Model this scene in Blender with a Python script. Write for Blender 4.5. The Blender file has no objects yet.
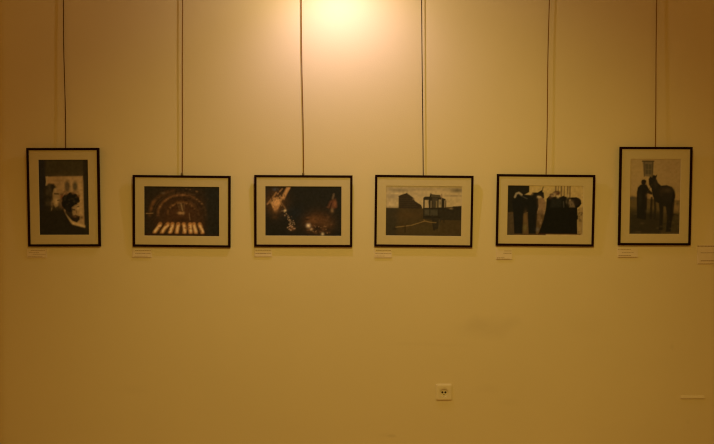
import bpy, bmesh, math, random
import numpy as np
from mathutils import Vector, Matrix

random.seed(7)
SC = bpy.context.scene
COL = SC.collection
W, H = 714, 444
PI = math.pi

# ------------------------------------------------------------------ camera
FPX = 800.0
DIST = 4.0
PITCH = math.radians(0.5)
EYE_Z = 1.25 + DIST * math.tan(PITCH)
cam_d = bpy.data.cameras.new('camera')
cam = bpy.data.objects.new('camera', cam_d)
COL.objects.link(cam)
cam.location = (0, -DIST, EYE_Z)
cam.rotation_euler = (PI / 2 - PITCH, 0, 0)
cam_d.sensor_width = 36
cam_d.lens = FPX * 36 / W
cam_d.clip_start = 0.05
SC.camera = cam


def at(px, py, Y=0.0):
    """pixel of the photograph -> the point of the plane y = Y it shows"""
    dx = (px - W / 2) / FPX
    dy = (H / 2 - py) / FPX
    d = Vector((dx, math.cos(PITCH) + dy * math.sin(PITCH), -math.sin(PITCH) + dy * math.cos(PITCH)))
    t = (Y + DIST) / d.y
    return Vector((0, -DIST, EYE_Z)) + d * t


# ------------------------------------------------------------------ helpers
def lin(c):
    return tuple((v / 255 / 12.92) if v / 255 <= .04045 else ((v / 255 + .055) / 1.055) ** 2.4 for v in c)


def link(name, me, mat, parent=None):
    o = bpy.data.objects.new(name, me)
    COL.objects.link(o)
    if mat:
        me.materials.append(mat)
    if parent:
        o.parent = parent
    return o


def from_bm(name, bm, mat, parent=None, smooth=False):
    bmesh.ops.recalc_face_normals(bm, faces=bm.faces)
    me = bpy.data.meshes.new(name)
    bm.to_mesh(me)
    bm.free()
    if smooth:
        for p in me.polygons:
            p.use_smooth = True
    return link(name, me, mat, parent)


def thing(name, label, cat, loc=(0, 0, 0), rot=(0, 0, 0), group=None):
    o = bpy.data.objects.new(name, None)
    COL.objects.link(o)
    o.empty_display_size = .05
    o.location = loc
    o.rotation_euler = rot
    tag(o, label, cat, group)
    return o


def tag(o, label, cat, group=None):
    o['label'] = label
    o['category'] = cat
    if group:
        o['group'] = group


def box(bm, x0, x1, y0, y1, z0, z1, bevel=0.0):
    r = bmesh.ops.create_cube(bm, size=1)
    vs = r['verts']
    for v in vs:
        v.co = Vector(((x0 + x1) / 2 + v.co.x * (x1 - x0), (y0 + y1) / 2 + v.co.y * (y1 - y0), (z0 + z1) / 2 + v.co.z * (z1 - z0)))
    if bevel:
        es = {e for v in vs for e in v.link_edges}
        bmesh.ops.bevel(bm, geom=list(es), offset=bevel, segments=2, affect='EDGES', profile=.6)


def tube(bm, pts, r, n=8):
    pts = [Vector(p) for p in pts]
    rings = []
    for i, p in enumerate(pts):
        a = pts[max(i - 1, 0)]
        b = pts[min(i + 1, len(pts) - 1)]
        t = (b - a).normalized()
        ref = Vector((1, 0, 0)) if abs(t.x) < .8 else Vector((0, 1, 0))
        u = t.cross(ref).normalized()
        w = t.cross(u)
        rings.append([bm.verts.new(p + r * (math.cos(2 * PI * k / n) * u + math.sin(2 * PI * k / n) * w)) for k in range(n)])
    for a, b in zip(rings, rings[1:]):
        for k in range(n):
            bm.faces.new((a[k], a[(k + 1) % n], b[(k + 1) % n], b[k]))
    bm.faces.new(rings[0])
    bm.faces.new(rings[-1])


def lathe(bm, prof, cx, cz, n=32, cap=True):
    """prof: (radius, y) list, turned about the y axis through (cx, cz)"""
    rings = []
    for r, y in prof:
        rings.append([bm.verts.new((cx + r * math.cos(2 * PI * k / n), y, cz + r * math.sin(2 * PI * k / n))) for k in range(n)])
    for a, b in zip(rings, rings[1:]):
        for k in range(n):
            bm.faces.new((a[k], a[(k + 1) % n], b[(k + 1) % n], b[k]))
    if cap:
        bm.faces.new(rings[-1])
    return rings


def material(name, color, rough=.6, spec=.3, noise=0.0, scale=60, bump=0.0):
    m = bpy.data.materials.new(name)
    m.use_nodes = True
    nt = m.node_tree
    b = nt.nodes['Principled BSDF']
    b.inputs['Roughness'].default_value = rough
    b.inputs['Specular IOR Level'].default_value = spec
    tc = nt.nodes.new('ShaderNodeTexCoord')
    nz = nt.nodes.new('ShaderNodeTexNoise')
    nz.inputs['Scale'].default_value = scale
    nz.inputs['Detail'].default_value = 4
    nt.links.new(tc.outputs['Object'], nz.inputs['Vector'])
    rp = nt.nodes.new('ShaderNodeValToRGB')
    rp.color_ramp.elements[0].position = .3
    rp.color_ramp.elements[1].position = .7
    rp.color_ramp.elements[0].color = tuple(c * (1 - noise) for c in color) + (1,)
    rp.color_ramp.elements[1].color = tuple(min(1, c * (1 + noise)) for c in color) + (1,)
    nt.links.new(nz.outputs['Fac'], rp.inputs['Fac'])
    nt.links.new(rp.outputs['Color'], b.inputs['Base Color'])
    if bump:
        bp = nt.nodes.new('ShaderNodeBump')
        bp.inputs['Strength'].default_value = bump
        bp.inputs['Distance'].default_value = .002
        nt.links.new(nz.outputs['Fac'], bp.inputs['Height'])
        nt.links.new(bp.outputs['Normal'], b.inputs['Normal'])
    return m


WALL_C = (.74, .63, .46)
MAT_C = (.60, .51, .37)


def wall_material():
    m = bpy.data.materials.new('cream_painted_plaster')
    m.use_nodes = True
    nt = m.node_tree
    N, L = nt.nodes, nt.links
    b = N['Principled BSDF']
    b.inputs['Roughness'].default_value = .75
    b.inputs['Specular IOR Level'].default_value = .15
    tc = N.new('ShaderNodeTexCoord')
    n1 = N.new('ShaderNodeTexNoise')
    n1.inputs['Scale'].default_value = 1.6
    n1.inputs['Detail'].default_value = 3
    L.new(tc.outputs['Object'], n1.inputs['Vector'])
    rp = N.new('ShaderNodeValToRGB')
    rp.color_ramp.elements[0].position = .25
    rp.color_ramp.elements[1].position = .75
    rp.color_ramp.elements[0].color = tuple(c * .975 for c in WALL_C) + (1,)
    rp.color_ramp.elements[1].color = tuple(c * 1.02 for c in WALL_C) + (1,)
    L.new(n1.outputs['Fac'], rp.inputs['Fac'])
    cur = rp.outputs['Color']
    # rubbed and scuffed places in the paint
    nz = N.new('ShaderNodeTexNoise')
    nz.inputs['Scale'].default_value = 9
    nz.inputs['Detail'].default_value = 5
    L.new(tc.outputs['Object'], nz.inputs['Vector'])
    for (px, py, rx, ry, k) in [(486, 328, 34, 16, .085), (476, 324, 18, 10, .035), (513, 321, 14, 8, .05), (392, 436, 6, 2, .12),
                                (386, 435, 10, 3, .04), (672, 347, 3, 4, .07), (487, 389, 22, 7, .04), (508, 402, 15, 6, .035),
                                (688, 422, 3, 3, .05), (177, 282, 14, 10, .03), (411, 344, 40, 3, .03), (450, 345, 30, 3, .02),
                                (135, 390, 20, 8, .03), (585, 322, 30, 20, .025), (260, 300, 40, 16, .02)]:
        c = at(px, py)
        mp = N.new('ShaderNodeMapping')
        mp.vector_type = 'TEXTURE'
        mp.inputs['Location'].default_value = c
        mp.inputs['Scale'].default_value = (rx * .005, 1, ry * .005)
        L.new(tc.outputs['Object'], mp.inputs['Vector'])
        ln = N.new('ShaderNodeVectorMath')
        ln.operation = 'LENGTH'
        L.new(mp.outputs['Vector'], ln.inputs[0])
        ad = N.new('ShaderNodeMath')
        ad.operation = 'MULTIPLY_ADD'
        ad.inputs[1].default_value = .9
        L.new(nz.outputs['Fac'], ad.inputs[0])
        ad.inputs[2].default_value = -.45
        su = N.new('ShaderNodeMath')
        su.operation = 'ADD'
        L.new(ln.outputs['Value'], su.inputs[0])
        L.new(ad.outputs[0], su.inputs[1])
        mr = N.new('ShaderNodeMapRange')
        mr.interpolation_type = 'SMOOTHSTEP'
        mr.inputs['From Min'].default_value = .15
        mr.inputs['From Max'].default_value = 1.0
        mr.inputs['To Min'].default_value = k
        mr.inputs['To Max'].default_value = 0
        L.new(su.outputs[0], mr.inputs['Value'])
        mx = N.new('ShaderNodeMix')
        mx.data_type = 'RGBA'
        mx.blend_type = 'MIX'
        L.new(mr.outputs['Result'], mx.inputs['Factor'])
        L.new(cur, mx.inputs['A'])
        mx.inputs['B'].default_value = (.20, .13, .07, 1)
        cur = mx.outputs['Result']
    L.new(cur, b.inputs['Base Color'])
    # roller texture
    n2 = N.new('ShaderNodeTexNoise')
    n2.inputs['Scale'].default_value = 160
    n2.inputs['Detail'].default_value = 2
    L.new(tc.outputs['Object'], n2.inputs['Vector'])
    bp = N.new('ShaderNodeBump')
    bp.inputs['Strength'].default_value = .3872
    bp.inputs['Distance'].default_value = .001
    L.new(n2.outputs['Fac'], bp.inputs['Height'])
    L.new(bp.outputs['Normal'], b.inputs['Normal'])
    return m


M_WALL = wall_material()
M_FRAME = material('black_wood_frame', (.014, .0028, .0006), .55, .05, .1, 90)
M_MAT = material('cream_mount_board', MAT_C, .85, .1, .015, 40)
M_CORD = material('brown_cord', (.20, .085, .006), .9, .0, .25, 300)
M_CORD_DARK = material('dark_brown_cord', (.03, .008, .0005), .9, .0, .25, 300)
M_CORD_BROWN = material('deep_brown_cord', (.08, .025, .001), .9, .0, .25, 300)
M_CLIP = material('dull_brass_hook', (.16, .11, .05), .45, .4, .2, 200)
M_CARD = material('white_card', (.74, .62, .53), .85, .1, .02, 50)
M_INK = material('faded_ink', (.38, .27, .19), .9, .05, .2, 300)
M_INK_DARK = material('dark_ink', (.13, .08, .05), .9, .05, .2, 300)
M_PLASTIC = material('ivory_plastic', (.75, .65, .50), .5, .2, .01, 30)
M_HOLE = material('dark_socket_hole', (.012, .008, .006), .7, .1, .2, 100)
M_METAL = material('earth_clip_metal', (.55, .48, .38), .35, .5, .1, 80)
M_FLOOR = material('brown_floor_tile', (.50, .37, .22), .45, .3, .2, 3)
M_CEIL = material('pale_ceiling_paint', (.72, .66, .55), .85, .1, .02, 4)
M_TRIM = material('cream_trim_paint', (.62, .52, .38), .6, .2, .02, 20)

# ------------------------------------------------------------------ the setting
FLOOR_Z, CEIL_Z = 0.0, 2.85
X_CORNER = at(7, 222).x          # where the wall starts to round away
R_C = .16
XR = 4.2


def wall_back():
    bm = bmesh.new()
    prof = []
    for k in range(0, 17):
        a = (PI / 2) * (1 - k / 16)
        prof.append((X_CORNER - R_C * math.sin(a), R_C - R_C * math.cos(a)))
    prof = [(X_CORNER - R_C, 1.6)] + prof + [(x, 0) for x in (-1.0, 0, 1.0, 2.0, XR)]
    a = [bm.verts.new((x, y, FLOOR_Z)) for x, y in prof]
    b = [bm.verts.new((x, y, CEIL_Z)) for x, y in prof]
    for k in range(len(prof) - 1):
        bm.faces.new((a[k], a[k + 1], b[k + 1], b[k]))
    me = bpy.data.meshes.new('wall_back')
    bm.to_mesh(me)
    bm.free()
    for p in me.polygons:
        p.use_smooth = True
    o = link('wall_back', me, M_WALL)
    o['kind'] = 'structure'


wall_back()


def slab(name, z0, z1, m):
    bm = bmesh.new()
    box(bm, -5.2, XR, -6.5, 1.6, z0, z1)
    o = from_bm(name, bm, m)
    o['kind'] = 'structure'


slab('floor', -.1, FLOOR_Z, M_FLOOR)
slab('ceiling', CEIL_Z, CEIL_Z + .1, M_CEIL)

bm = bmesh.new()
box(bm, X_CORNER, XR, -.014, .0, FLOOR_Z, .075, .003)
o = from_bm('baseboard_back', bm, M_TRIM)
o['kind'] = 'structure'
RAIL_Z = 2.62
bm = bmesh.new()
box(bm, X_CORNER, XR, -.02, .0, RAIL_Z, RAIL_Z + .03, .003)
o = from_bm('trim_1', bm, M_TRIM)
o['kind'] = 'structure'

# ------------------------------------------------------------------ the pictures inside the frames
def noise2(h, w, cell, rng):
    gh, gw = int(h / cell) + 3, int(w / cell) + 3
    g = rng.random((gh, gw))
    yy, xx = np.mgrid[0:h, 0:w]
    fy, fx = yy / cell, xx / cell
    iy, ix = fy.astype(int), fx.astype(int)
    ty, tx = fy - iy, fx - ix
    ty, tx = ty * ty * (3 - 2 * ty), tx * tx * (3 - 2 * tx)
    return (g[iy, ix] * (1 - tx) + g[iy, ix + 1] * tx) * (1 - ty) + (g[iy + 1, ix] * (1 - tx) + g[iy + 1, ix + 1] * tx) * ty


class Canvas:
    """a small painter; coordinates are in a sheet sw x sh, colours as they look on the wall"""

    def __init__(s, sw, sh, nx, ny, bg, seed):
        s.sw, s.sh = sw, sh
        s.nx, s.ny = nx, ny
        yy, xx = np.mgrid[0:ny, 0:nx]
        s.X = xx / (nx - 1) * sw
        s.Y = yy / (ny - 1) * sh
        s.rng = np.random.default_rng(seed)
        s.img = np.empty((ny, nx, 3))
        s.img[:] = lin(bg)
        s.px = sw / nx

    def put(s, mask, col, a=1.0):
        m = np.clip(mask, 0, 1)[..., None] * a
        s.img = s.img * (1 - m) + np.array(lin(col)) * m

    def ell(s, cx, cy, rx, ry, col, a=1.0, soft=None, rot=0):
        soft = soft if soft is not None else 1.5 * s.px
        c, sn = math.cos(rot), math.sin(rot)
        dx, dy = s.X - cx, s.Y - cy
        u, v = (dx * c + dy * sn) / rx, (-dx * sn + dy * c) / ry
        d = (np.sqrt(u * u + v * v) - 1) * min(rx, ry)
        s.put(.5 - d / soft, col, a)

    def blob(s, cx, cy, rx, ry, col, a=1.0, rot=0):
        c, sn = math.cos(rot), math.sin(rot)
        dx, dy = s.X - cx, s.Y - cy
        u, v = (dx * c + dy * sn) / rx, (-dx * sn + dy * c) / ry
        s.put(np.exp(-(u * u + v * v) * 1.2), col, a)

    def poly(s, pts, col, a=1.0, soft=None):
        soft = soft if soft is not None else 1.5 * s.px
        inside = np.zeros_like(s.X, bool)
        dist = np.full_like(s.X, 1e9)
        n = len(pts)
        for i in range(n):
            x0, y0 = pts[i]
            x1, y1 = pts[(i + 1) % n]
            if y0 != y1:
                cond = ((y0 > s.Y) != (y1 > s.Y)) & (s.X < (x1 - x0) * (s.Y - y0) / (y1 - y0) + x0)
                inside ^= cond
            dist = np.minimum(dist, s._seg(x0, y0, x1, y1))
        s.put(.5 + np.where(inside, dist, -dist) / soft, col, a)

    def _seg(s, x0, y0, x1, y1):
        dx, dy = x1 - x0, y1 - y0
        L2 = dx * dx + dy * dy + 1e-9
        t = np.clip(((s.X - x0) * dx + (s.Y - y0) * dy) / L2, 0, 1)
        return np.hypot(s.X - x0 - t * dx, s.Y - y0 - t * dy)

    def line(s, pts, w, col, a=1.0, soft=None):
        soft = soft if soft is not None else 1.5 * s.px
        d = np.full_like(s.X, 1e9)
        for (x0, y0), (x1, y1) in zip(pts, pts[1:]):
            d = np.minimum(d, s._seg(x0, y0, x1, y1))
        s.put(.5 + (w / 2 - d) / soft, col, a)

    def arc(s, cx, cy, rx, ry, a0, a1, w, col, a=1.0):
        n = 24
        s.line([(cx + rx * math.cos(math.radians(a0 + (a1 - a0) * k / n)), cy - ry * math.sin(math.radians(a0 + (a1 - a0) * k / n))) for k in range(n + 1)], w, col, a, soft=w)

    def grain(s, cell, amp):
        n = noise2(s.ny, s.nx, cell, s.rng) * 2 - 1
        s.img = np.clip(s.img * (1 + amp * n[..., None]), 0, 4)


def pic_faces():
    c = Canvas(300, 444, 80, 120, (38, 26, 10), 1)
    c.poly([(0, 0), (300, 0), (300, 96), (0, 96)], (48, 33, 11), .8, 20)
    c.poly([(0, 0), (40, 0), (45, 444), (0, 444)], (24, 18, 12), .8, 14)
    # pale panel behind the two heads
    c.poly([(42, 100), (266, 97), (272, 398), (205, 380), (150, 330), (150, 260), (60, 250)], (124, 82, 38), 1, 8)
    c.blob(205, 150, 60, 40, (140, 94, 44), .7)
    c.ell(172, 158, 17, 36, (62, 42, 20), .9, 14)
    c.ell(219, 158, 15, 28, (58, 42, 20), .9, 14)
    c.blob(120, 130, 30, 30, (112, 74, 34), .8)
    c.blob(252, 220, 14, 90, (150, 102, 48), .6)
    # left head in profile, turned to the right
    c.poly([(28, 170), (60, 140), (92, 142), (108, 166), (92, 176), (84, 200), (86, 236), (72, 262), (60, 300), (28, 300)], (30, 21, 9), 1, 12)
    for k in range(16):
        c.blob(c.rng.uniform(40, 84), c.rng.uniform(150, 260), 10, 14, (58, 40, 18), .45)
    c.poly([(92, 172), (108, 164), (116, 190), (132, 212), (124, 224), (122, 236), (116, 246), (118, 268), (100, 282), (86, 262), (86, 200)], (112, 76, 36), .95, 9)
    c.blob(102, 178, 10, 12, (132, 92, 46), .8)
    c.blob(104, 244, 13, 26, (146, 102, 52), .9)
    c.line([(94, 200), (116, 202)], 8, (42, 27, 11), .9, 7)
    c.line([(112, 240), (122, 238)], 6, (52, 32, 14), .9, 6)
    c.blob(78, 258, 8, 22, (96, 64, 30), .8)
    c.poly([(118, 200), (150, 196), (152, 260), (146, 290), (120, 284), (122, 240), (134, 214)], (66, 40, 17), .8, 14)
    c.blob(138, 218, 12, 10, (96, 46, 18), .9)
    c.blob(128, 262, 12, 18, (84, 56, 27), .8)
    c.line([(104, 282), (112, 300)], 8, (50, 34, 15), .9)
    c.line([(76, 285), (70, 322)], 6, (104, 74, 36), .8)
    c.line([(52, 100), (44, 150)], 5, (130, 94, 48), .8)
    # right head, lower, curly dark hair, face tilted down to the right
    for k in range(46):
        a = c.rng.uniform(0, 2 * PI)
        c.ell(192 + 44 * math.cos(a), 250 + 46 * math.sin(a), c.rng.uniform(6, 15), c.rng.uniform(6, 15), (20, 14, 6), .95, 6)
    c.ell(190, 256, 42, 50, (18, 13, 6), 1, 10)
    for k in range(18):
        c.blob(c.rng.uniform(155, 225), c.rng.uniform(205, 270), 6, 5, (44, 30, 13), .6)
    c.poly([(158, 270), (196, 290), (206, 330), (196, 366), (176, 344), (156, 310)], (24, 16, 7), .95, 12)
    c.poly([(198, 282), (216, 268), (240, 262), (250, 288), (244, 318), (226, 330), (204, 316)], (120, 80, 38), .95, 10)
    c.blob(236, 284, 10, 14, (160, 112, 56), .8)
    c.line([(200, 292), (214, 296)], 8, (44, 27, 11), .95, 6)
    c.line([(230, 278), (240, 276)], 6, (50, 30, 12), .9, 6)
    c.line([(222, 300), (226, 314)], 6, (74, 46, 20), .8, 6)
    c.poly([(192, 334), (220, 326), (246, 334), (244, 352), (226, 372), (200, 362), (186, 346)], (28, 17, 7), 1, 9)
    c.blob(216, 336, 14, 6, (90, 52, 22), .7)
    c.blob(256, 340, 10, 9, (74, 42, 17), .9)
    c.blob(252, 312, 12, 18, (146, 100, 48), .8)
    c.blob(240, 214, 12, 9, (78, 40, 16), .85)
    for k in range(12):
        c.blob(c.rng.uniform(150, 255), c.rng.uniform(186, 204), 8, 6, (92, 56, 26), .6)
    # light collar and shoulder
    c.line([(158, 330), (196, 372), (270, 394)], 16, (150, 104, 50), .9, 10)
    c.poly([(30, 300), (150, 300), (200, 388), (300, 408), (300, 444), (0, 444), (0, 300)], (28, 19, 7), 1, 12)
    c.poly([(268, 0), (300, 0), (300, 444), (280, 444), (272, 100)], (34, 23, 8), 1, 6)
    c.grain(3, .14)
    return c


def pic_arena():
    c = Canvas(675, 444, 120, 80, (30, 21, 8), 2)
    c.blob(330, 230, 250, 200, (60, 30, 9), .9)
    c.blob(330, 330, 200, 70, (62, 32, 10), .8)
    for rx, ry, w, a, col, a0, a1 in [(290, 222, 24, .5, (80, 44, 14), 105, 182), (215, 176, 20, .62, (100, 56, 20), 60, 182), (215, 176, 16, .5, (72, 42, 14), 0, 55),
                                      (128, 112, 18, .65, (90, 50, 16), 30, 178), (150, 130, 14, .45, (72, 40, 12), 0, 60), (255, 196, 8, .4, (64, 40, 14), 60, 178)]:
        c.arc(340, 250, rx, ry, a0, a1, w, col, a)
    for k in range(26):
        a = math.radians(c.rng.uniform(20, 180))
        r = c.rng.choice([290, 215, 215, 128])
        c.blob(340 + r * math.cos(a), 250 - r * .8 * math.sin(a), 9, 7, (120, 72, 28), .45)
    for k in range(60):
        a = math.radians(c.rng.uniform(0, 185))
        r = c.rng.uniform(110, 300)
        c.blob(340 + r * math.cos(a), 250 - r * .78 * math.sin(a), c.rng.uniform(6, 14), c.rng.uniform(5, 10), (22, 12, 5), .5)
    for k in range(5):
        c.line([(300 + k * 16, 150 - 6 * (k % 2)), (316 + k * 10, 210)], 7, (92, 58, 24), .6)
    c.line([(330, 150), (345, 215)], 6, (124, 86, 40), .8)
    c.blob(322, 238, 22, 12, (150, 96, 42), .9)
    c.blob(352, 238, 12, 14, (140, 90, 40), .8)
    c.blob(338, 300, 120, 18, (30, 16, 5), .6)
    c.line([(20, 245), (76, 242)], 7, (128, 84, 34), .8)
    c.blob(80, 150, 16, 30, (100, 56, 20), .6, .5)
    c.blob(66, 200, 12, 20, (104, 58, 20), .6)
    c.blob(170, 60, 20, 10, (76, 52, 24), .7)
    c.line([(404, 240), (412, 300)], 6, (116, 74, 32), .6)
    # bright row of lit columns along the bottom
    for (x0, x1, b) in [(144, 94, .9), (212, 160, .85), (254, 232, .95), (306, 292, 1), (356, 362, .95), (412, 418, 1), (446, 464, 1), (498, 524, .9)]:
        c.line([(x0, 338), ((x0 + x1) / 2 + c.rng.uniform(-4, 8), 376), (x1, 412)], 30, (158, 96, 38), b, 18)
        c.line([(x0 + 2, 352), (x0 * .5 + x1 * .5, 372), (x1 + 4, 402)], 14, (204, 142, 74), .75 * b, 16)
        c.blob(x0, 330, 11, 11, (126, 66, 22), .6)
    for k in range(18):
        c.blob(c.rng.uniform(90, 530), c.rng.uniform(330, 415), 10, 6, (84, 42, 12), .7)
    c.poly([(0, 422), (675, 422), (675, 444), (0, 444)], (44, 22, 6), .9, 10)
    c.poly([(545, 0), (675, 0), (675, 444), (560, 444)], (26, 20, 9), .8, 50)
    c.poly([(0, 0), (675, 0), (675, 22), (0, 22)], (30, 21, 8), .8, 24)
    c.grain(2.5, .22)
    return c


def pic_night():
    c = Canvas(675, 444, 120, 80, (27, 20, 8), 3)
    c.blob(250, 240, 120, 70, (22, 22, 14), .8)
    c.blob(95, 140, 95, 110, (82, 46, 14), .9)
    # pale rope-like straps, upper left
    c.poly([(190, 10), (222, 10), (168, 120), (140, 100)], (150, 92, 36), .95, 14)
    c.line([(40, 140), (110, 150), (150, 110), (210, 20)], 16, (166, 104, 42), .8, 14)
    c.poly([(52, 150), (72, 104), (104, 100), (140, 128), (130, 166), (108, 204), (80, 214), (66, 186)], (176, 110, 44), .95, 16)
    for k in range(26):
        x, y = c.rng.uniform(20, 190), c.rng.uniform(20, 220)
        c.line([(x, y), (x + c.rng.uniform(-26, 26), y + c.rng.uniform(10, 34))], 8, c.rng.choice([(38, 22, 8), (60, 36, 14), (150, 96, 40)]), .55, 8)
    c.blob(96, 150, 22, 26, (188, 120, 50), .8)
    c.blob(96, 196, 22, 34, (150, 90, 36), .9)
    c.line([(20, 160), (70, 96), (96, 60)], 14, (128, 78, 30), .85, 10)
    c.line([(110, 70), (150, 24)], 12, (140, 86, 34), .7, 8)
    c.blob(90, 28, 26, 14, (60, 52, 34), .8)
    c.line([(100, 30), (150, 90)], 10, (40, 22, 8), .8, 8)
    c.line([(44, 60), (62, 130)], 9, (44, 24, 8), .8, 8)
    c.line([(130, 130), (180, 200)], 9, (112, 68, 26), .8)
    c.blob(86, 276, 22, 18, (70, 40, 14), .8)
    # scattered sparks
    for k in range(46):
        t = c.rng.random()
        x = 165 + 70 * min(1, t * 1.4) + c.rng.normal(0, 14)
        y = 205 + 175 * t + c.rng.normal(0, 12)
        c.blob(x, y, 5, 5, (150, 102, 50), c.rng.uniform(.2, .75))
    c.blob(176, 218, 11, 11, (180, 132, 66), 1)
    c.blob(238, 376, 26, 22, (110, 64, 26), .6)
    for k in range(9):
        a = k / 9 * 2 * PI
        c.blob(236 + c.rng.normal(0, 17), 378 + c.rng.normal(0, 15), 6, 6, (170, 114, 60), .75)
    # brown glow lower right
    c.blob(470, 320, 120, 90, (76, 40, 12), 1)
    c.blob(420, 300, 50, 34, (92, 50, 16), .8)
    c.blob(540, 340, 60, 50, (74, 42, 14), .7)
    for k in range(40):
        x, y = c.rng.uniform(370, 590), c.rng.uniform(250, 420)
        c.blob(x, y, c.rng.uniform(8, 20), c.rng.uniform(6, 12), c.rng.choice([(30, 19, 8), (96, 54, 20), (60, 34, 12)]), .5)
    c.blob(460, 372, 46, 26, (32, 20, 8), .9)
    c.blob(382, 352, 18, 18, (206, 148, 82), 1)
    c.blob(408, 384, 12, 12, (170, 118, 60), .9)
    c.blob(508, 426, 13, 13, (176, 132, 70), .9)
    for k in range(14):
        c.blob(c.rng.uniform(380, 560), c.rng.uniform(350, 420), 5, 5, (126, 80, 34), .7)
    # small reddish figure, upper right
    c.line([(606, 70), (596, 110)], 16, (92, 62, 28), .8, 12)
    c.poly([(556, 170), (574, 130), (604, 112), (630, 140), (634, 186), (606, 196), (566, 196)], (84, 42, 16), .9, 20)
    c.blob(616, 150, 14, 34, (110, 58, 22), .8)
    c.line([(586, 150), (572, 200)], 12, (30, 16, 6), .8, 8)
    c.blob(592, 214, 14, 22, (112, 72, 30), .9)
    c.blob(556, 186, 16, 10, (84, 44, 16), .7)
    c.grain(2.5, .2)
    return c


def pic_tram():
    c = Canvas(684, 444, 120, 80, (158, 116, 54), 4)
    # clouded sky
    c.poly([(0, 0), (684, 0), (684, 40), (0, 26)], (140, 102, 46), .7, 30)
    c.blob(130, 40, 120, 18, (112, 84, 40), .8)
    c.blob(60, 90, 60, 40, (120, 90, 46), .6)
    c.blob(80, 68, 60, 8, (170, 126, 60), .9)
    c.blob(330, 30, 110, 14, (134, 98, 46), .7)
    c.blob(300, 80, 100, 26, (146, 108, 52), .6)
    c.blob(640, 36, 70, 22, (92, 68, 30), .95)
    c.blob(610, 84, 80, 10, (116, 84, 38), .8)
    c.blob(600, 130, 70, 26, (152, 112, 50), .6)
    c.blob(60, 160, 50, 26, (168, 124, 60), .8)
    # ground
    c.poly([(0, 196), (330, 198), (684, 176), (684, 444), (0, 444)], (58, 38, 11), 1, 6)
    c.poly([(0, 196), (110, 196), (96, 444), (0, 444)], (44, 32, 12), .8, 40)
    c.blob(360, 380, 130, 50, (62, 42, 12), .8)
    c.blob(200, 260, 120, 40, (68, 42, 12), .7)
    # house with a stepped roof
    c.poly([(114, 200), (114, 92), (146, 78), (186, 66), (214, 86), (244, 104), (262, 134), (290, 152), (318, 168), (330, 200)], (44, 29, 10), 1, 5)
    c.line([(114, 92), (188, 66), (250, 112)], 7, (32, 20, 6), .9)
    for k in range(5):
        c.line([(120, 112 + k * 17), (226 + k * 14, 112 + k * 17)], 3, (60, 40, 14), .6)
    c.blob(246, 116, 8, 10, (120, 86, 38), .7)
    # tram with a domed roof, its windows open to the sky
    c.poly([(336, 290), (336, 104), (350, 94), (392, 92), (400, 64), (412, 72), (486, 78), (496, 98), (534, 112), (544, 130), (544, 196), (570, 206), (604, 214), (604, 178), (684, 172), (684, 300), (500, 300), (470, 380), (430, 390), (420, 300)], (40, 28, 10), 1, 5)
    c.poly([(350, 124), (386, 124), (386, 192), (350, 192)], (150, 110, 52), 1, 5)
    c.blob(384, 144, 6, 24, (62, 44, 18), .8)
    c.poly([(402, 130), (412, 130), (412, 192), (402, 192)], (112, 82, 38), .8, 5)
    c.poly([(418, 100), (468, 104), (466, 190), (418, 190)], (58, 42, 18), 1, 6)
    c.poly([(450, 130), (464, 130), (464, 190), (450, 190)], (108, 78, 32), .8, 6)
    c.poly([(474, 118), (500, 118), (500, 188), (474, 188)], (132, 98, 46), .95, 6)
    c.blob(488, 150, 8, 20, (62, 46, 20), .8)
    c.poly([(526, 124), (538, 124), (538, 188), (526, 188)], (124, 90, 42), .8, 5)
    c.poly([(346, 204), (470, 204), (470, 262), (350, 262)], (54, 40, 17), .9, 10)
    c.line([(340, 200), (560, 202)], 7, (30, 20, 7), .9)
    c.line([(342, 272), (490, 276)], 9, (26, 17, 6), .9)
    c.line([(394, 100), (396, 260)], 7, (30, 20, 7), .9)
    c.line([(470, 110), (472, 270)], 7, (30, 20, 7), .9)
    c.line([(404, 66), (404, 100)], 8, (34, 24, 9), .9)
    c.line([(500, 70), (502, 112)], 8, (110, 72, 34), .8)
    c.poly([(410, 74), (486, 80), (492, 100), (404, 98)], (66, 48, 20), .9, 7)
    for x, y in [(570, 210), (604, 220), (640, 200)]:
        c.blob(x, y, 20, 14, (32, 22, 8), .8)
    c.blob(588, 196, 16, 10, (120, 86, 38), .6)
    c.poly([(352, 212), (392, 214), (392, 256), (354, 252)], (66, 50, 23), .7, 8)
    c.poly([(402, 214), (464, 216), (464, 258), (402, 256)], (62, 47, 21), .7, 8)
    c.line([(420, 262), (424, 330), (440, 390)], 12, (36, 25, 9), .8)
    c.line([(520, 210), (526, 320)], 10, (38, 26, 9), .8)
    # rails and the pale kerb
    c.line([(90, 368), (230, 350), (300, 328), (352, 310), (400, 320), (454, 324)], 6, (122, 82, 28), .85, 8)
    c.line([(352, 310), (344, 300)], 6, (116, 76, 24), .8)
    c.line([(176, 352), (176, 410)], 9, (34, 22, 6), .8)
    c.blob(84, 378, 20, 14, (36, 26, 8), .8)
    c.line([(484, 300), (480, 400)], 10, (68, 46, 16), .6)
    c.grain(3, .12)
    return c


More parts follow.
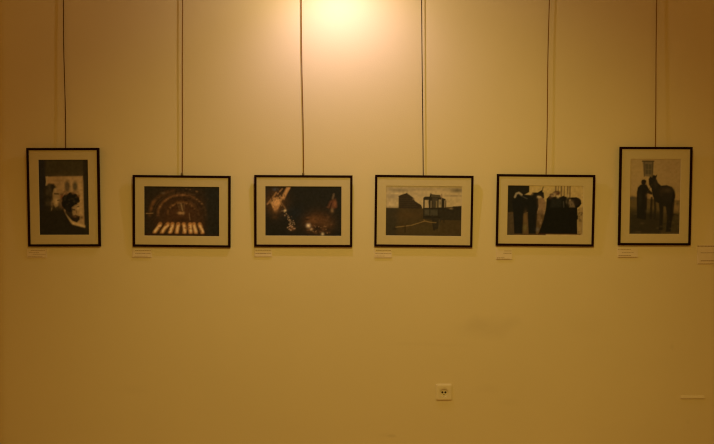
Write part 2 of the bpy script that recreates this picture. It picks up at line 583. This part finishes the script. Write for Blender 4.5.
def pic_horses():
    c = Canvas(662, 444, 120, 80, (146, 104, 44), 5)
    c.poly([(0, 0), (662, 0), (662, 60), (0, 60)], (148, 106, 44), 1, 30)
    # dark building, upper left
    c.poly([(0, 0), (188, 0), (188, 60), (100, 110), (60, 250), (0, 250)], (24, 17, 6), 1, 8)
    c.poly([(0, 240), (340, 240), (340, 444), (0, 444)], (70, 44, 15), 1, 12)
    c.poly([(0, 250), (60, 250), (60, 444), (0, 444)], (56, 38, 16), .9, 16)
    # pillars of a far portico
    for x, w in [(418, 14), (440, 8), (468, 16), (492, 10), (522, 14), (542, 14)]:
        c.line([(x, 8), (x, 100)], w, (84, 56, 22), .85, 6)
    # dark horse: body, legs, head
    c.poly([(40, 130), (70, 96), (120, 80), (200, 84), (270, 104), (276, 180), (262, 240), (252, 430), (190, 430), (176, 240), (142, 250), (136, 430), (64, 430), (52, 250)], (17, 13, 6), 1, 8)
    c.poly([(196, 96), (214, 62), (262, 62), (296, 40), (302, 54), (314, 62), (320, 110), (306, 120), (290, 96), (262, 96), (240, 128)], (20, 14, 6), 1, 6)
    c.line([(308, 12), (302, 50)], 8, (36, 24, 8), .9, 6)
    c.line([(64, 104), (76, 74), (98, 66), (122, 84)], 16, (124, 92, 48), .9, 10)
    c.line([(110, 90), (170, 118)], 8, (70, 54, 28), .6, 8)
    c.poly([(268, 110), (300, 108), (318, 120), (336, 150), (334, 240), (262, 250), (274, 180)], (104, 68, 32), .95, 14)
    c.blob(270, 102, 13, 12, (150, 110, 58), .95)
    c.blob(206, 72, 16, 14, (134, 94, 42), .7)
    c.blob(296, 150, 26, 40, (104, 66, 30), .9)
    for k in range(40):
        c.blob(c.rng.uniform(262, 336), c.rng.uniform(130, 420), c.rng.uniform(5, 12), c.rng.uniform(5, 14), c.rng.choice([(50, 31, 12), (126, 86, 42), (72, 46, 19)]), .45)
    c.blob(306, 190, 24, 40, (112, 74, 34), .85)
    c.blob(298, 236, 22, 24, (92, 60, 28), .8)
    c.blob(160, 290, 16, 60, (86, 54, 20), .8)
    c.blob(158, 376, 18, 30, (96, 72, 26), .7)
    c.blob(280, 280, 18, 50, (90, 58, 24), .8)
    c.blob(268, 390, 16, 18, (84, 64, 38), .8)
    c.blob(36, 340, 12, 80, (64, 42, 16), .7)
    # huddled group in black capes
    c.poly([(340, 116), (366, 92), (400, 96), (470, 100), (500, 96), (540, 104), (600, 100), (636, 128), (646, 156), (628, 184), (610, 196), (614, 260), (632, 272), (630, 296), (612, 300), (616, 430), (276, 430), (318, 300), (336, 200)], (15, 11, 4), 1, 7)
    c.ell(424, 66, 34, 20, (66, 36, 14), .9, 10, -.2)
    c.blob(406, 78, 20, 18, (134, 94, 46), .9)
    c.blob(440, 98, 12, 14, (150, 110, 56), .95)
    c.blob(440, 72, 16, 12, (70, 34, 14), .9)
    c.blob(372, 104, 18, 18, (60, 34, 14), .8)
    c.ell(600, 140, 42, 36, (28, 17, 7), 1, 8)
    c.blob(552, 152, 22, 24, (100, 70, 36), .9)
    c.blob(568, 172, 16, 14, (92, 66, 34), .8)
    c.blob(544, 128, 8, 12, (130, 92, 44), .8)
    c.ell(486, 110, 18, 20, (20, 14, 6), 1, 8)
    c.ell(382, 84, 18, 15, (70, 44, 19), .9, 8)
    c.blob(388, 92, 9, 10, (126, 88, 44), .8)
    c.poly([(380, 120), (470, 116), (476, 190), (376, 196)], (28, 22, 11), .8, 20)
    c.blob(514, 140, 8, 20, (74, 54, 28), .7)
    c.poly([(540, 190), (554, 140), (572, 150), (590, 190)], (88, 62, 31), .8, 12)
    c.blob(560, 166, 6, 12, (40, 26, 12), .8)
    c.line([(488, 140), (492, 190)], 8, (60, 46, 26), .8, 8)
    c.blob(524, 90, 10, 22, (140, 102, 48), .8)
    # ground right of the group
    c.poly([(618, 190), (662, 190), (662, 430), (618, 430)], (118, 82, 34), .9, 8)
    for k in range(14):
        c.blob(c.rng.uniform(622, 655), c.rng.uniform(200, 424), 8, 8, (58, 38, 14), .6)
    c.poly([(630, 0), (662, 0), (662, 190), (642, 190), (650, 150)], (150, 108, 46), .8, 10)
    c.line([(276, 428), (640, 430)], 10, (40, 16, 6), .8)
    c.grain(3, .13)
    return c


def pic_man_horse():
    c = Canvas(294, 444, 80, 120, (128, 88, 38), 6)
    c.poly([(0, 0), (294, 0), (294, 200), (0, 200)], (126, 88, 40), 1, 20)
    c.blob(40, 60, 60, 70, (134, 94, 40), .6)
    c.blob(240, 60, 70, 70, (122, 84, 38), .6)
    # ground
    c.poly([(0, 228), (30, 224), (120, 236), (294, 244), (294, 444), (0, 444)], (74, 50, 18), 1, 10)
    c.poly([(0, 290), (294, 320), (294, 444), (0, 444)], (50, 35, 12), 1, 30)
    c.poly([(0, 320), (180, 320), (180, 444), (0, 444)], (36, 25, 9), .85, 30)
    c.blob(14, 230, 20, 14, (60, 44, 22), .9)
    c.blob(272, 282, 24, 40, (112, 76, 32), .8)
    c.blob(280, 262, 12, 12, (66, 46, 18), .8)
    # framed window on the wall behind
    c.poly([(70, 12), (136, 14), (132, 108), (80, 102)], (84, 60, 28), .95, 6)
    c.line([(70, 14), (136, 14)], 7, (46, 30, 12), .9, 5)
    c.poly([(86, 30), (124, 32), (122, 92), (90, 90)], (60, 44, 20), .85, 6)
    c.line([(106, 30), (106, 92)], 4, (94, 68, 30), .6)
    c.line([(88, 62), (124, 62)], 4, (96, 70, 32), .6)
    c.line([(82, 16), (82, 104)], 4, (56, 38, 16), .8)
    c.line([(130, 16), (129, 104)], 5, (52, 36, 14), .8)
    # horse seen from behind three quarters, head up
    c.poly([(108, 118), (116, 104), (128, 108), (134, 94), (154, 100), (150, 112), (164, 142), (182, 158), (214, 154), (244, 166), (260, 192), (264, 226), (250, 262), (246, 330), (244, 430), (214, 430), (220, 340), (210, 282), (198, 280), (194, 420), (172, 420), (176, 320), (170, 262), (146, 250), (130, 210), (126, 176), (110, 152)], (27, 19, 8), 1, 6)
    c.blob(214, 196, 40, 30, (52, 34, 14), .8)
    c.blob(150, 150, 14, 24, (46, 32, 14), .7)
    c.blob(232, 182, 18, 16, (60, 40, 18), .6)
    c.ell(226, 210, 38, 46, (30, 21, 9), .9, 12)
    c.blob(216, 186, 26, 14, (58, 39, 17), .7)
    c.line([(154, 96), (150, 112)], 5, (22, 15, 6), 1)
    for k in range(40):
        c.blob(c.rng.uniform(4, 290), c.rng.uniform(320, 436), c.rng.uniform(6, 18), c.rng.uniform(3, 7), c.rng.choice([(30, 21, 8), (66, 46, 19)]), .5)
    c.line([(146, 240), (150, 300), (146, 350)], 14, (30, 21, 8), .9, 8)
    c.line([(128, 230), (124, 350)], 14, (26, 18, 7), .9, 8)
    c.poly([(252, 196), (264, 210), (256, 330), (240, 420), (234, 330)], (22, 15, 6), .9, 8)
    c.blob(206, 320, 8, 34, (74, 50, 20), .6)
    # man in a long dark coat holding the halter
    c.ell(79, 140, 14, 16, (26, 17, 7), 1, 6)
    c.poly([(66, 134), (70, 124), (84, 121), (94, 128), (95, 137)], (20, 14, 6), 1, 5)
    c.poly([(62, 152), (96, 150), (112, 180), (132, 200), (128, 212), (104, 206), (100, 300), (96, 360), (44, 350), (40, 200), (46, 168)], (24, 17, 7), 1, 6)
    c.blob(96, 146, 5, 8, (100, 66, 28), .7)
    c.blob(108, 216, 12, 12, (104, 68, 28), .9)
    c.blob(110, 250, 10, 26, (70, 46, 18), .7)
    c.line([(100, 200), (128, 150)], 4, (46, 32, 14), .7)
    c.blob(60, 230, 14, 50, (34, 25, 11), .7)
    c.blob(106, 308, 12, 10, (64, 46, 20), .7)
    c.grain(3, .07)
    return c


M_PRINT = bpy.data.materials.new('photographic_paper')
M_PRINT.use_nodes = True
_b = M_PRINT.node_tree.nodes['Principled BSDF']
_b.inputs['Roughness'].default_value = .55
_b.inputs['Specular IOR Level'].default_value = .12
_a = M_PRINT.node_tree.nodes.new('ShaderNodeAttribute')
_a.attribute_name = 'print_color'
M_PRINT.node_tree.links.new(_a.outputs['Color'], _b.inputs['Base Color'])

PRINT_GAIN = 1.0


def print_mesh(name, canvas, x0, x1, z0, z1, y, ref, parent):
    ny, nx, _ = canvas.img.shape
    xs = np.linspace(x0, x1, nx)
    zs = np.linspace(z1, z0, ny)
    X, Z = np.meshgrid(xs, zs)
    co = np.stack([X, np.full_like(X, y), Z], -1).reshape(-1, 3)
    idx = np.arange(nx * ny).reshape(ny, nx)
    f = np.stack([idx[1:, :-1], idx[1:, 1:], idx[:-1, 1:], idx[:-1, :-1]], -1).reshape(-1, 4)
    me = bpy.data.meshes.new(name)
    me.from_pydata(co.tolist(), [], f.tolist())
    at_ = me.color_attributes.new('print_color', 'FLOAT_COLOR', 'POINT')
    r = np.array(lin(ref))
    alb = np.clip(canvas.img / r * np.array(MAT_C) * PRINT_GAIN, .004, .85)
    buf = np.ones((nx * ny, 4), np.float32)
    buf[:, :3] = alb.reshape(-1, 3)
    at_.data.foreach_set('color', buf.reshape(-1))
    return link(name, me, M_PRINT, parent)


T_FR = .011        # frame depth
BORDER = .0115     # width of the black moulding
GAP = .002


def ring(bm, w, h, prof):
    """prof: (inset, y) -> a mitred closed moulding around a w x h rectangle standing on z = 0"""
    loops = []
    for d, y in prof:
        loops.append([bm.verts.new(p) for p in ((-w / 2 + d, y, d), (w / 2 - d, y, d), (w / 2 - d, y, h - d), (-w / 2 + d, y, h - d))])
    for a, b in zip(loops, loops[1:]):
        for k in range(4):
            bm.faces.new((a[k], a[(k + 1) % 4], b[(k + 1) % 4], b[k]))
    return loops


FRAME_TOPS = []


def framed_photograph(corners, canvas, label, ref, margin_x, margin_top, margin_bot, tilt):
    (tl, tr, bl, br) = corners
    t = math.radians(tilt)
    hpx = ((bl[1] - tl[1]) + (br[1] - tr[1])) / 2
    wpx = ((tr[0] - tl[0]) + (br[0] - bl[0])) / 2
    h = hpx * .005 * .993
    cx = (tl[0] + tr[0] + bl[0] + br[0]) / 4
    cy = (tl[1] + tr[1] + bl[1] + br[1]) / 4
    yc = -(GAP + h / 2 * math.sin(t) + T_FR)
    h = hpx / FPX * (DIST + yc) / math.cos(t)
    w = wpx / FPX * (DIST + yc)
    roll = math.atan2(((tr[1] - tl[1]) + (br[1] - bl[1])) / 2, wpx)
    c = at(cx, cy, yc)
    R = Matrix.Rotation(roll, 3, 'Y') @ Matrix.Rotation(t, 3, 'X')
    base = c - R @ Vector((0, -T_FR, h / 2))
    root = thing('framed_photograph', label, 'framed photograph', base, (t, roll, 0), 'framed photographs hung in a row on the wall')
    bm = bmesh.new()
    lp = ring(bm, w, h, [(0, 0), (0, -T_FR + .001), (.001, -T_FR), (BORDER - .0012, -T_FR), (BORDER, -T_FR + .0012), (BORDER, 0), (0, 0)])
    bmesh.ops.remove_doubles(bm, verts=bm.verts, dist=1e-5)
    from_bm('frame', bm, M_FRAME, root)
    # mount board with a bevelled window
    s = .005
    mx, mt, mb = margin_x * s, margin_top * s, margin_bot * s
    bm = bmesh.new()
    o_ = BORDER - .003
    yf, yb = -T_FR + .004, -T_FR + .0058
    def rect(x0, x1, z0, z1, y):
        return [bm.verts.new(p) for p in ((x0, y, z0), (x1, y, z0), (x1, y, z1), (x0, y, z1))]
    A = rect(-w / 2 + o_, w / 2 - o_, o_, h - o_, yf)
    B = rect(-w / 2 + mx, w / 2 - mx, mb, h - mt, yf)
    C_ = rect(-w / 2 + mx + .0012, w / 2 - mx - .0012, mb + .0012, h - mt - .0012, yb)
    for P, Q in ((A, B), (B, C_)):
        for k in range(4):
            bm.faces.new((P[k], P[(k + 1) % 4], Q[(k + 1) % 4], Q[k]))
    me = bpy.data.meshes.new('mount_board')
    bm.normal_update()
    bm.to_mesh(me)
    bm.free()
    link('mount_board', me, M_MAT, root)
    print_mesh('photograph', canvas, -w / 2 + mx, w / 2 - mx, mb, h - mt, yb + .0003, ref, root)
    # backing panel that closes the frame from behind
    bm = bmesh.new()
    box(bm, -w / 2 + o_, w / 2 - o_, -.004, -.001, o_, h - o_)
    from_bm('backing_panel', bm, M_CLIP, root)
    top = base + R @ Vector((0, 0, h))
    FRAME_TOPS.append((root, base, R, w, h))


framed_photograph(((25.8, 148.1), (98.5, 148.1), (28.3, 246.8), (100.8, 246.5)), pic_faces(),
                  'upright black frame with a dark picture of two heads, first in the row', (136, 96, 42), 11.4, 11.5, 11.5, 2.1)
framed_photograph(((132.2, 174.9), (230.1, 176.0), (132.9, 246.8), (230.7, 247.7)), pic_arena(),
                  'wide black frame with a dark picture of glowing arches above a lit row of columns', (148, 108, 48), 11.2, 11.0, 11.0, 2.3)
framed_photograph(((254.2, 175.1), (352.7, 175.4), (254.2, 246.8), (352.1, 247.4)), pic_night(),
                  'wide black frame with a nearly black picture of brown glows and sparks', (162, 120, 52), 10.8, 11.0, 11.0, 2.3)
framed_photograph(((375.1, 174.8), (474.0, 175.9), (374.3, 246.7), (472.1, 247.7)), pic_tram(),
                  'wide black frame with a picture of an old tram and a house under clouds', (162, 120, 52), 11.1, 10.7, 11.0, 2.3)
framed_photograph(((496.9, 174.0), (595.2, 175.1), (496.1, 245.9), (594.1, 246.7)), pic_horses(),
                  'wide black frame with a picture of a dark horse beside a huddled black-caped group', (150, 110, 48), 11.0, 11.0, 10.6, 2.3)
framed_photograph(((619.7, 146.9), (692.6, 147.2), (618.6, 245.4), (691.0, 245.5)), pic_man_horse(),
                  'upright black frame with a picture of a man standing beside a horse', (142, 103, 45), 11.0, 11.8, 11.2, 2.1)

# ------------------------------------------------------------------ cords
CORDS = [  # pixel x at the top edge of the photo, x at the frame, gap from the wall up there, material, hook shown, what hangs below, sway
    (63.2, 66.2, .010, M_CORD_BROWN, False, 'brown cord holding up the picture of two heads', .5),
    (182.6, 181.6, .013, M_CORD, True, 'brown cord with a small hook above the picture of glowing arches', .2),
    (301.2, 303.3, .014, M_CORD, True, 'brown cord with a small hook above the picture of sparks and glows', .4),
    (421.6, 422.5, .016, M_CORD_DARK, False, 'dark cord holding up the picture of the tram', .1),
    (549.2, 545.4, .012, M_CORD, False, 'brown cord holding up the picture of the horse and black-caped group', .5),
    (656.6, 654.8, .012, M_CORD, False, 'brown cord holding up the picture of the man with a horse', .2),
]
for (x0, x1, gap, m, hook, label, sway), (root, base, R, w, h) in zip(CORDS, FRAME_TOPS):
    a = at(x0, 0, -gap)
    lx = at(x1, 175, -.014).x - base.x
    top = base + R @ Vector((lx, 0, h))
    end = Vector((top.x, top.y + .0045, top.z - .025))      # tied behind the top rail
    end.y = min(end.y, -.002)
    mid = Vector((top.x, top.y + .0038, top.z))
    # carry the line on up to the rail
    up = Vector((a.x + (a.x - mid.x) * .1, -gap - .001, RAIL_Z + .005))
    n = 10
    pts = [end, mid + Vector((0, 0, .006))]
    for k in range(1, n + 1):
        f = k / n
        p = mid.lerp(a, f)
        p.x += .003 * sway * math.sin(f * PI * 2.2)
        pts.append(p)
    pts.append(up)
    bm = bmesh.new()
    tube(bm, pts, .0022, 8)
    if hook:
        t = thing('hanging_cord', label, 'cord', up, (0, 0, 0), 'picture cords hanging from the rail')
        o = from_bm('cord', bm, m, t, True)
        o.matrix_parent_inverse = Matrix.Translation(-up)
        bm = bmesh.new()
        z = top.z
        box(bm, top.x - .0075, top.x + .004, top.y - .003, top.y + .008, z + .0003, z + .0095, .0015)
        tube(bm, [(top.x - .006, top.y + .002, z + .006), (top.x - .003, top.y - .002, z + .012), (top.x + .001, top.y + .003, z + .016)], .0016, 6)
        o = from_bm('hook', bm, M_CLIP, t)
        o.matrix_parent_inverse = Matrix.Translation(-up)
    else:
        o = from_bm('hanging_cord', bm, m, None, True)
        tag(o, label, 'cord', 'picture cords hanging from the rail')


# ------------------------------------------------------------------ caption cards
def caption_card(px0, px1, py0, py1, lines, label, thick=.005, dark=False, rows=None):
    a, b = at(px0, py1), at(px1, py0)
    w, h = b.x - a.x, b.z - a.z
    t = thing('caption_card', label, 'caption card', ((a.x + b.x) / 2, 0, a.z), (0, 0, 0), 'caption cards below the pictures')
    bm = bmesh.new()
    box(bm, -w / 2, w / 2, -thick, .0004, 0, h, .0006)
    from_bm('card', bm, M_CARD, t)
    rng = random.Random(label)
    for (fy, hh, x0, x1) in lines:
        bm = bmesh.new()
        z = h * (1 - fy)
        x = -w / 2 + w * x0
        while x < min(-w / 2 + w * x1, w / 2 - .0035):
            ww = rng.uniform(.004, .012)
            xe = min(x + ww, w / 2 - .003)
            y = -thick - .0002
            v = [bm.verts.new(p) for p in ((x, y, z - hh / 2), (xe, y, z - hh / 2), (xe, y, z + hh / 2), (x, y, z + hh / 2))]
            bm.faces.new(v)
            x = xe + .0012
        from_bm('text_line', bm, M_INK_DARK if dark else M_INK, t)


L3 = [(.22, .0028, .05, .92), (.50, .0022, .05, .7), (.78, .0024, .05, .85)]
caption_card(27.3, 46.8, 248.6, 257.6, [(.18, .0026, .2, .9), (.45, .002, .1, .6), (.62, .002, .3, .95), (.9, .002, .05, .8)], 'small pale caption card under the picture of two heads')
caption_card(132.6, 151.6, 248.8, 257.4, [(.2, .0028, .15, .98), (.52, .0028, .15, .98), (.85, .002, .1, .8)], 'small pale caption card under the picture of glowing arches')
caption_card(254.6, 271.9, 248.6, 256.6, [(.2, .003, .06, .99), (.6, .0035, .06, .6), (.58, .0025, .6, .97)], 'small pale caption card under the picture of sparks and glows')
caption_card(374.4, 391.8, 248.6, 257.6, [(.2, .0026, .08, .99), (.53, .0024, .05, .99), (.82, .0022, .05, .5)], 'small pale caption card under the picture of the tram')
caption_card(496.2, 511.8, 248.8, 259.4, [(.2, .0024, .5, .99), (.42, .0028, .45, .99), (.84, .0026, .03, .5), (.95, .002, .03, .8)], 'small pale caption card under the picture of the horse and capes')
caption_card(617.6, 637.6, 247.8, 257.4, [(.16, .0022, .0, .6), (.5, .0022, .2, .7), (.8, .003, .03, .55), (.96, .002, .03, .9)], 'small pale caption card under the picture of the man with a horse')
caption_card(697.2, 737, 245.2, 264.2, [(.05, .0055, .0, .97), (.40, .0032, .08, .8), (.82, .0045, .08, .75), (.97, .002, .02, .98)], 'larger text card on the wall at the right edge of the photo', .003)


# ------------------------------------------------------------------ wall socket
def wall_socket():
    c0 = at(443.9, 391.9)
    S = .0815
    t = thing('wall_socket', 'cream square power socket with a round recess, low on the wall', 'power socket', (c0.x, 0, c0.z - S / 2))
    cz = S / 2
    dz = -.006
    # cover plate with a round opening
    bm = bmesh.new()
    n = 48
    y1 = -.0095
    def sq(k, half):
        a = 2 * PI * (k + .5) / n
        c, s = math.cos(a), math.sin(a)
        m = half / max(abs(c), abs(s))
        return c * m, s * m
    loops = []
    for half, y in ((S / 2, .0004), (S / 2, -.003), (S / 2 - .0012, y1 + .0024), (S / 2 - .007, y1)):
        loops.append([bm.verts.new((sq(k, half)[0], y, cz + sq(k, half)[1])) for k in range(n)])
    for r, y, oz in ((.0262, y1, dz * .5), (.0252, y1 + .001, dz * .5), (.0250, y1 + .0012, dz * .5)):
        loops.append([bm.verts.new((r * math.cos(2 * PI * (k + .5) / n), y, cz + oz + r * math.sin(2 * PI * (k + .5) / n))) for k in range(n)])
    for a, b in zip(loops, loops[1:]):
        for k in range(n):
            bm.faces.new((a[k], a[(k + 1) % n], b[(k + 1) % n], b[k]))
    from_bm('cover_plate', bm, M_PLASTIC, t)
    # recessed well
    bm = bmesh.new()
    oz = cz + dz * .5
    lathe(bm, [(.0252, y1 + .0004), (.0215, y1 + .0002), (.0205, y1 + .0012), (.0198, -.0012)], 0, oz, 40)
    ins = from_bm('socket_well', bm, M_PLASTIC, t)
    for sx in (-1, 1):
        bm = bmesh.new()
        lathe(bm, [(.0052, -.0014), (.0048, -.0016)], sx * .0075, oz + .001, 20)
        from_bm('contact_hole', bm, M_HOLE, ins)
    for sz in (-1, 1):
        bm = bmesh.new()
        box(bm, -.003, .003, y1 + .002, -.0014, oz + sz * .0185 - .0015, oz + sz * .0185 + .0015, .0005)
        from_bm('earth_clip', bm, M_METAL, ins)
    bm = bmesh.new()
    lathe(bm, [(.0032, -.0014), (.003, -.0022)], 0, oz - .009, 16)
    from_bm('screw', bm, M_CLIP, ins)


wall_socket()

# thin painted cable strip, lower right
a, b = at(680.3, 398.2), at(704.2, 395.2)
bm = bmesh.new()
w_, h_ = b.x - a.x, b.z - a.z
P = [(0, .0004), (0, -.006), (.002, -.006), (h_, -.0006), (h_, .0004)]
ends = [[bm.verts.new((x, y, z)) for z, y in P] for x in (-w_ / 2, w_ / 2)]
bm.faces.new(ends[0])
bm.faces.new(ends[1])
for k in range(5):
    bm.faces.new((ends[0][k], ends[0][(k + 1) % 5], ends[1][(k + 1) % 5], ends[1][k]))
o = from_bm('cable_strip', bm, M_WALL)
o.location = ((a.x + b.x) / 2, 0, a.z)
tag(o, 'short thin horizontal strip painted like the wall, low at the right', 'cable cover')

# ------------------------------------------------------------------ light
LIGHTS = {}


def pt(name, loc, power, color, radius):
    d = bpy.data.lights.new(name, 'POINT')
    d.energy = power
    d.color = color
    d.shadow_soft_size = radius
    o = bpy.data.objects.new(name, d)
    COL.objects.link(o)
    o.location = loc
    LIGHTS[name] = d
    return o


def area(name, loc, target, size, power, color, spread=PI):
    d = bpy.data.lights.new(name, 'AREA')
    d.shape = 'RECTANGLE'
    d.size, d.size_y = size
    d.energy = power
    d.color = color
    d.spread = spread
    o = bpy.data.objects.new(name, d)
    COL.objects.link(o)
    o.location = loc
    o.rotation_euler = (Vector(target) - Vector(loc)).to_track_quat('-Z', 'Y').to_euler()
    LIGHTS[name] = d
    return o


LP = at(335, -20)
pt('wall_washer_lamp', (LP.x, -.38, LP.z), 9.5, (1, .775, .47), .016)
def spot(name, loc, target, power, color, angle, blend=1.0, radius=.05):
    d = bpy.data.lights.new(name, 'SPOT')
    d.energy = power
    d.color = color
    d.spot_size = math.radians(angle)
    d.spot_blend = blend
    d.shadow_soft_size = radius
    o = bpy.data.objects.new(name, d)
    COL.objects.link(o)
    o.location = loc
    o.rotation_euler = (Vector(target) - Vector(loc)).to_track_quat('-Z', 'Y').to_euler()
    LIGHTS[name] = d
    return o


spot('front_fill_spot', (.2, -2.6, 2.75), (.15, 0, .47), 125, (1, .78, .175), 84, 1.0, .12)  # added fill, no known lamp: broad wall glow dimming towards the edges
spot('wall_washer_beam', (LP.x, -.38, LP.z), at(347, 90), 6.8, (.93, .62, 1), 124, 1.0, .016)
wd = bpy.data.worlds.new('world')
SC.world = wd
wd.use_nodes = True
wd.node_tree.nodes['Background'].inputs['Color'].default_value = (1, .462, .05, 1)
wd.node_tree.nodes['Background'].inputs['Strength'].default_value = .387

SC.view_settings.view_transform = 'Standard'
SC.view_settings.look = 'None'
SC.view_settings.exposure = 0
SC.view_settings.gamma = 1
SC.cycles.filter_width = 1.15
#LIGHTHOOK
